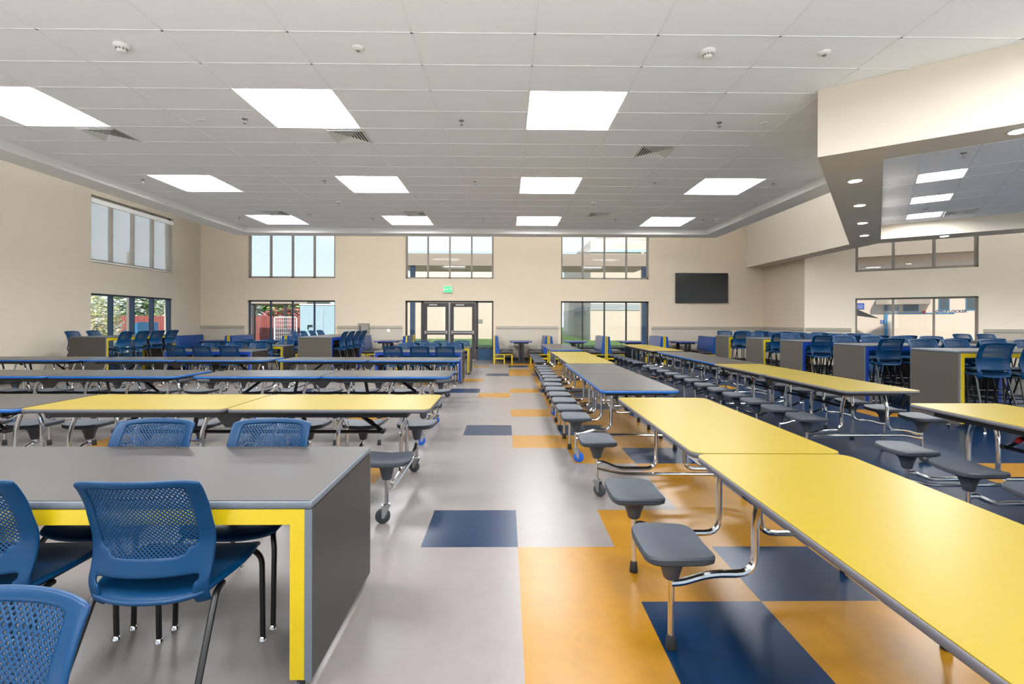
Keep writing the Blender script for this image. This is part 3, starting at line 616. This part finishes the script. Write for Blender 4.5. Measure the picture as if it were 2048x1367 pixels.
# left side tall counters
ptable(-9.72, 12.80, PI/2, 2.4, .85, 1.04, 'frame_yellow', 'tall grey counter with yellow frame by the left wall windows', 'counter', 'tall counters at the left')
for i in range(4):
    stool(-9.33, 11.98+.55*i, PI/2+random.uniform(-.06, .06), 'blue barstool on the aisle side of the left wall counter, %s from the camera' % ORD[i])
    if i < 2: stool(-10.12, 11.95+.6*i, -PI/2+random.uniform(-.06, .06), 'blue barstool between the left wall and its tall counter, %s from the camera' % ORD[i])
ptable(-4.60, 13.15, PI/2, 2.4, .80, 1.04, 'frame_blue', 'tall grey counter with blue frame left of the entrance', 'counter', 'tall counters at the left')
for i in range(4):
    stool(-4.22, 12.3+.56*i, PI/2+random.uniform(-.05, .05), 'blue barstool on the right side of the blue-framed left counter, %s from the camera' % ORD[i])
    stool(-5.0, 12.3+.56*i, -PI/2+random.uniform(-.05, .05), 'blue barstool on the left side of the blue-framed left counter, %s from the camera' % ORD[i])
# low cafe tables at the back left
for nm, x0, x1, y0, fc in (('blue-framed', -7.80, -5.80, 11.36, 'frame_blue'), ('yellow-framed', -8.15, -6.15, 13.75, 'frame_yellow'), ('blue-framed aisle', -3.0, -1.0, 11.28, 'frame_blue'), ('yellow-framed aisle', -2.95, -.95, 13.15, 'frame_yellow')):
    ptable((x0+x1)/2, y0+.39, 0, x1-x0, .78, .737, fc, 'low grey cafe table, %s, %s' % (nm, 'beside the aisle' if 'aisle' in nm else 'at the back left'), 'table', 'low cafe tables at the back')
    for i in range(3):
        x = x0+.42+.58*i+(.06 if 'aisle' in nm else 0)
        chair(x, y0+.02+random.uniform(-.05, .03), random.uniform(-.06, .06), 'blue chair on the near side of the low %s table, %s from the left' % (nm, ORD[i]), 'blue chairs at the back tables')
        chair(x+.05, y0+.78+random.uniform(-.02, .05), PI+random.uniform(-.06, .06), 'blue chair on the far side of the low %s table, %s from the left' % (nm, ORD[i]), 'blue chairs at the back tables')
# ---------------------------------------------------------------- booths along the back wall
def bench(kind):
    """kind 0 double, +1 seat to the right only, -1 seat to the left only; runs along Y from 0 to 1.35"""
    r = ob('booth_bench', None); sides = (-1, 1) if kind == 0 else (kind,); D = 1.35
    for s in sides:
        b = MB(); xa, xb, xc = .03, .185, .115
        b.add([(s*xa,0,.34),(s*xb,0,.34),(s*xc,0,.92),(s*xa,0,.92),(s*xa,D,.34),(s*xb,D,.34),(s*xc,D,.92),(s*xa,D,.92)], [(0,1,2,3),(4,7,6,5),(0,4,5,1),(1,5,6,2),(2,6,7,3),(3,7,4,0)])
        ob('backrest', b.mesh('backrest', 'booth_blue', 0), r)
        x0, x1 = sorted((s*.19, s*.64)); ob('seat_cushion', MB().prism([(x0, 0), (x1, 0), (x1, D), (x0, D)], .33, .43, ch=.02).mesh('seat_cushion', 'booth_vinyl', 50), r)
        f = MB()
        for xx in (.34, .60):
            for yy in (.02, D-.06): f.box(*sorted((s*(xx-.02), s*(xx+.02))), yy, yy+.04, 0, .33)
        f.box(*sorted((s*.02, s*.36)), .02, .06, .15, .20).box(*sorted((s*.02, s*.62)), .02, .06, .295, .33)
        f.box(*sorted((s*.58, s*.62)), .02, D-.02, .295, .33).box(*sorted((s*.32, s*.36)), .02, D-.02, .295, .33)
        ob('seat_frame', f.mesh('seat_frame', 'frame_yellow', 0), r)
    p = MB()
    if kind == 0: p.box(-.045, -.008, -.012, .03, 0, .93).box(.008, .045, -.012, .03, 0, .93).box(-.04, .04, D-.03, D, 0, .93).box(-.03, .03, .029, D-.029, .30, .33)
    else: p.box(*sorted((kind*-.02, kind*.03)), -.012, .03, 0, .93).box(*sorted((kind*-.02, kind*.03)), D-.03, D, 0, .93).box(*sorted((kind*-.02, kind*.03)), .029, D-.029, .30, .33)
    ob('end_post', p.mesh('end_post', 'frame_yellow', 0), r); return r
BY = 16.6
for x, k, lab in ((-11.02, 1, 'blue single booth bench against the left wall'), (-9.25, 0, 'double blue booth bench with yellow stripe, leftmost of the double ones'), (-7.35, 0, 'double blue booth bench behind the low tables, second double from left'),
                  (-5.0, 1, 'single blue booth bench behind the blue-framed left counter'), (-3.33, -1, 'single blue booth bench beside the left sidelight of the door'), (-.40, 1, 'single blue booth bench with yellow frame right of the door'),
                  (1.43, 0, 'double blue booth bench at the end of the aisle table row'), (3.37, 0, 'double blue booth bench with yellow stripe in front of the right window'), (5.33, 0, 'double blue booth bench right of the right window'), (7.12, -1, 'single blue booth bench beside the farthest right counter')):
    place(('bench', k), lambda: bench(k), (x, BY, 0), 0, lab, 'booth', 'booth benches along the back wall')
def pedestal():
    r = ob('booth_table', None); t = ob('tabletop', MB().prism(rrect(0, .6, .75, 1.15, .04), .715, .742).mesh('tabletop', 'panel_edge'), r)
    ob('edge_band', MB().prism(rrect(0, .6, .758, 1.158, .044), .708, .740, ch=.004).mesh('edge_band', 'frame_blue', 60), t)
    ob('pedestal', MB().box(-.09, -.02, .05, .12, .05, .70).box(.03, .10, .05, .12, .05, .70).box(-.05, .05, 1.0, 1.1, .05, .70).box(-.25, .25, .06, .11, .66, .708).box(-.25, .25, 1.02, 1.08, .66, .708).box(-.03, .03, .1, 1.05, .67, .705).mesh('pedestal', 'black', 0), r)
    ob('pedestal_foot', MB().box(-.25, .25, .04, .14, .012, .06).box(-.25, .25, .99, 1.09, .012, .06).box(-.03, .03, .1, 1.0, .012, .05).box(-.25, -.19, .05, .13, 0, .012).box(.19, .25, .05, .13, 0, .012).mesh('pedestal_foot', 'black', 0), r); return r
for x, lab in ((-10.1, 'at the left wall'), (-8.3, 'in front of the left window'), (-4.1, 'left of the door'), (.51, 'right of the door'), (2.4, 'at the left of the right window'), (4.35, 'in front of the right window'), (6.2, 'below the television')):
    place('ped', pedestal, (x, BY+.15, 0), 0, 'blue-edged pedestal booth table %s' % lab, 'table', 'pedestal tables between the booths')
# ---------------------------------------------------------------- outside
g = MB().box(-80, 80, -60, -6.3, -.12, -.06); struct(ob('ground_front', g.mesh('ground_front', 'paving', 0)))
g = MB().box(-80, 80, BK+.29, 130, -.12, -.06); struct(ob('ground_grass', g.mesh('ground_grass', 'grass', 0)))
g = MB().box(-80, XL-.29, -20, BK+.28, -.12, -.06); struct(ob('ground_side', g.mesh('ground_side', 'paving', 0)))
g = MB().box(-30, 60, BK+.30, 27.5, -.06, -.03); struct(ob('ground_walk', g.mesh('ground_walk', 'paving', 0)))
g = MB().prism([(9.9, 15.9), (17.2, 11.0), (60, 11), (60, BK+.3), (9.9, BK+.3)], -.12, -.06); struct(ob('ground_court', g.mesh('ground_court', 'paving', 0)))
t = tag(ob('covered_walkway', None, None, (0, 24, 0)), 'taupe covered walkway roof seen through the high windows', 'canopy')
ob('walkway_roof', MB().box(-5.2, 7.0, 0, 3, 4.12, 4.70).mesh('walkway_roof', 'taupe', 0), t)
for x in (-4.55, 6.75): ob('post', MB().box(x-.11, x+.11, .05, .27, -.05, 4.12).mesh('post', 'mull_navy', 0), t)
t = tag(ob('school_building', None, None, (0, 42, 0)), 'long cream building across the lawn behind the double door', 'building')
ob('wall', MB().box(-9, 3.6, 0, 8, -.1, 5.1).mesh('wall', 'cream', 0), t); ob('roof', MB().add([(-9.3,-.3,5.1),(3.9,-.3,5.1),(3.9,8.3,5.1),(-9.3,8.3,5.1),(-5,2,6.6),(0,2,6.6)], [(0,1,5,4),(1,2,5),(2,3,4,5),(3,0,4)]).mesh('roof', 'cream_dark', 0), t)
ob('wall_plaque', MB().box(-2.7, -2.0, -.05, 0, 1.3, 1.6).mesh('wall_plaque', 'metal_grey', 0), t)
t = tag(ob('gym_building', None, None, (6.66, 39, 0)), 'tall cream building with louvres seen through the right back window', 'building')
ob('wall', MB().box(0, 14, 0, 18, -.1, 7.9).box(2.2, 14, -.02, 10, 7.9, 11).mesh('wall', 'cream', 0), t)
ob('side_cladding', MB().box(-.03, 0, 0, 18, -.1, 2.6).mesh('side_cladding', 'concrete', 0), t)
l = MB()
for k in range(5): l.box(0, 3.9, -.06, 0, 2.35+k*.11, 2.41+k*.11)
for k in range(5): l.box(-.07, -.03, 2, 9, 2.35+k*.11, 2.41+k*.11)
ob('louvre_band', l.mesh('louvre_band', 'siding', 0), t); ob('blue_trim', MB().box(-.1, 14, -.1, 0, 6.9, 7.1).mesh('blue_trim', 'container', 0), t); ob('downpipe', MB().box(3.95, 4.2, -.12, 0, -.1, 7).mesh('downpipe', 'cream_dark', 0), t)
# fence, container, gate, slide, trees on the left
t = tag(ob('slat_fence', None, None, (-30, 34, 0)), 'red slatted fence beyond the left windows', 'fence'); b = MB()
for k in range(118): b.box(k*.15, k*.15+.135, 0, .03, -.05, 1.74)
ob('slat_panel', b.mesh('slat_panel', 'fence_red', 0), t)
for k in range(7): ob('post', MB().box(k*2.9, k*2.9+.1, .03, .13, -.05, 1.8).mesh('post', 'concrete', 0), t)
t = tag(ob('storage_container', None, None, (-10.15, 24.5, 0)), 'pale blue steel storage container outside the left back window', 'container')
ob('container_body', MB().box(0, 1.75, 0, 4, .0, 2.2).mesh('container_body', 'container', 0), t); ob('door_latch', MB().box(.38, .62, -.05, 0, 1.15, 1.22).box(.38, .42, -.05, 0, 1.0, 1.15).mesh('door_latch', 'black', 0), t); ob('locking_bar', MB().box(1.08, 1.12, -.05, 0, .2, 2.0).mesh('locking_bar', 'siding', 0), t)
ob('roof_lip', MB().box(-.03, 1.78, -.03, 4, 2.2, 2.26).mesh('roof_lip', 'sign_white', 0), t)
t = tag(ob('wire_gate', None, None, (-12.6, 27, 0)), 'white wire gate between red fence and storage container', 'gate')
b = MB().box(0, .05, 0, .05, -.05, 1.65).box(1.2, 1.25, 0, .05, -.05, 1.65).box(0, 1.25, 0, .05, 1.6, 1.65).box(0, 1.25, 0, .05, .1, .15); ob('gate_frame', b.mesh('gate_frame', 'sign_white', 0), t); b = MB()
for k in range(1, 12): b.box(k*.1, k*.1+.012, .02, .032, .1, 1.62)
for k in range(1, 7): b.box(.03, 1.22, .02, .032, .1+k*.22, .112+k*.22)
ob('wire_mesh', b.mesh('wire_mesh', 'sign_white', 0), t)
t = tag(ob('shade_shelter', None, None, (-17, 29, 0)), 'dark shelter roof on posts above the red fence', 'shelter')
ob('shelter_roof', MB().box(0, 5.4, 0, 3.5, 2.42, 2.62).mesh('shelter_roof', 'taupe', 0), t)
for x in (2.15, 4.0): ob('post', MB().box(x, x+.14, .1, .24, -.05, 2.42).mesh('post', 'mull_dark', 0), t)
t = tag(ob('play_slide', None, None, (-17.25, 20.4, 0)), 'blue sloped play slide outside the left wall window', 'slide')
ob('slide_chute', MB().add([(0,0,.0),(0,1.2,.0),(2.2,1.2,1.35),(2.2,0,1.35),(2.2,0,0),(2.2,1.2,0)], [(0,3,2,1),(0,4,3),(1,2,5),(3,4,5,2),(0,1,5,4)]).mesh('slide_chute', 'outdoor_blue', 0), t)
t = tag(ob('lamp_post', MB().tube([(0,0,-.05),(0,0,4)], .06, 8).mesh('lamp_post', 'metal_grey'), None, (-14.3, 18.9, 0)), 'grey metal post outside the left wall window', 'post')
def foliage(name, parent, c, rx, ry, rz, n, ms, size=.16, seed=1):
    rn = random.Random(seed); b = MB()
    for k in range(n):
        while True:
            p = Vector((rn.uniform(-1, 1), rn.uniform(-1, 1), rn.uniform(-1, 1)))
            if .35 < p.length < 1: break
        q = Vector((c[0]+p.x*rx, c[1]+p.y*ry, c[2]+p.z*rz)); s = size*rn.uniform(.5, 1.2)
        R = Matrix.Rotation(rn.uniform(0, 6.3), 3, 'Z') @ Matrix.Rotation(rn.uniform(-1.2, 1.2), 3, 'X')
        vs = [tuple(q + R @ Vector(v)) for v in ((-s, 0, 0), (0, -s*.5, .02), (s, 0, 0), (0, s*.5, -.02))]; b.add(vs, [(0,1,2,3)], 0 if rn.random() < .55 or len(ms) == 1 else 1)
    return ob(name, b.mesh(name, ms, 0), parent)
def bush(name, label, x, y, rx, ry, h, ms, n=2600, seed=1, cat='bush', size=.16):
    t = tag(ob(name, None, None, (x, y, 0)), label, cat); foliage('foliage', t, (0, 0, h*.55), rx, ry, h*.5, n, ms, size, seed)
    ob('stem', MB().tube([(0,0,-.05),(.05,0,h*.3),(0,.1,h*.6)], [.09,.07,.04], 6).mesh('stem', 'bark'), t); return t
for k, x in enumerate((-31, -27.2, -23.4, -19.8)):
    bush('flowering_bush', 'white flowering bush over the red fence, %s from the left' % ORD[k], x, 36.2+(k % 2)*.5, 1.86, 1.3, 3.6+.3*(k % 2), ['flower_white', 'leaf'], 6500, 10+k, size=.17)['group'] = 'white flowering bushes behind the fence'
bush('flowering_bush', 'pink flowering bush over the red fence in the left back window', -15.8, 35.6, 2.0, .8, 2.3, ['flower_pink', 'leaf'], 2600, 21)
bush('green_tree', 'leafy green tree behind the pink flowering bush', -17.6, 41, 3.0, 2.2, 4.6, ['leaf', 'leaf_light'], 6000, 22, 'tree', .26)
bush('yellow_bush', 'yellow-green shrub close outside the left wall window', -15.6, 18.9, .95, .8, 2.3, ['leaf_light', 'flower_white'], 4200, 23, size=.07)
# building and signs beyond the diagonal window
Bd = Vector(DG0)+Vector((.555, .832))*9.5; brz = drz
t = tag(ob('locker_building', None, None, (Bd.x, Bd.y, 0), brz), 'cream locker room building outside the right diagonal window', 'building')
ob('wall', MB().box(-3, 14, 0, .4, -.1, 5.4).mesh('wall', 'cream', 0), t)
def at(x, z, n=0): return (x, -.02-n, z)
def drw(name, x0, x1, z0, z1, m, n=.02, par=None): return ob(name, MB().box(x0, x1, -n, 0.0, z0, z1).mesh(name, m, 0), par or t)
for k, (x0, x1, z0, z1) in enumerate(((2.71, 3.17, 1.97, 2.6), (3.38, 3.86, 1.95, 2.6), (4.58, 4.88, 1.98, 2.6), (5.45, 5.75, 1.98, 2.6))):
    wf = drw('window_frame', x0-.03, x1+.03, z0-.04, z1+.04, 'outdoor_blue'); drw('window_pane', x0, x1, z0, z1, 'dark_glass', .026, wf)
drw('door_trim', 2.69, 5.07, 1.80, 1.845, 'outdoor_blue', .03); drw('door_jamb', 2.69, 2.80, -.1, 1.80, 'outdoor_blue', .05)
drw('door_leaf', 2.84, 5.05, -.1, 1.78, 'cream', .015); drw('vent_hatch', 2.28, 2.62, .4, 1.09, 'cream_dark', .02)
drw('awning', 2.36, 4.25, 2.22, 2.44, 'taupe', .35); drw('lamp_box', 4.02, 4.12, 1.84, 1.92, 'red', .06)
drw('fascia', -3, 14, 4.35, 5.3, 'taupe', .6)
ob('lettering', text('GIRLS LOCKER', .155, .004, 'text_navy', 'lettering'), t, (4.945, -.006, 1.90))
s = drw('info_sign', 1.64, 1.95, 2.03, 2.30, 'sign_blue'); lb = MB()
for k in range(3): lb.box(1.68, 1.91, -.024, -.02, 2.09+k*.06, 2.10+k*.06)
ob('sign_lines', lb.mesh('sign_lines', 'sign_white', 0), s)
s = drw('restroom_sign', 2.55, 2.67, 1.37, 1.53, 'sign_blue'); ob('pictogram', MB().box(2.60, 2.615, -.026, -.02, 1.40, 1.47).lathe([(.013, -.026), (.013, -.02)], 10, (2.607, 0, 1.49), axis='y').mesh('pictogram', 'sign_white', 0), s)
pcx = Vector(DG0)+Vector((.832, -.555))*2.0+Vector((.555, .832))*9.2
t = tag(ob('shade_sail', None, None, (pcx.x, pcx.y, 0), brz), 'grey pointed shade sail outside the diagonal window at left', 'shade sail')
ob('sail_cloth', MB().add([(-.9,-.3,2.05),(-.35,-.5,1.98),(.42,-.3,1.60),(-.3,-.1,1.72),(-.9,-.1,1.74),(-.9,-.33,2.08),(-.35,-.53,2.01),(.42,-.33,1.62),(-.3,-.13,1.75),(-.9,-.13,1.77)], [(0,1,2,3,4),(9,8,7,6,5),(0,5,6,1),(1,6,7,2),(2,7,8,3),(3,8,9,4),(4,9,5,0)]).mesh('sail_cloth', 'mull_dark', 0), t)
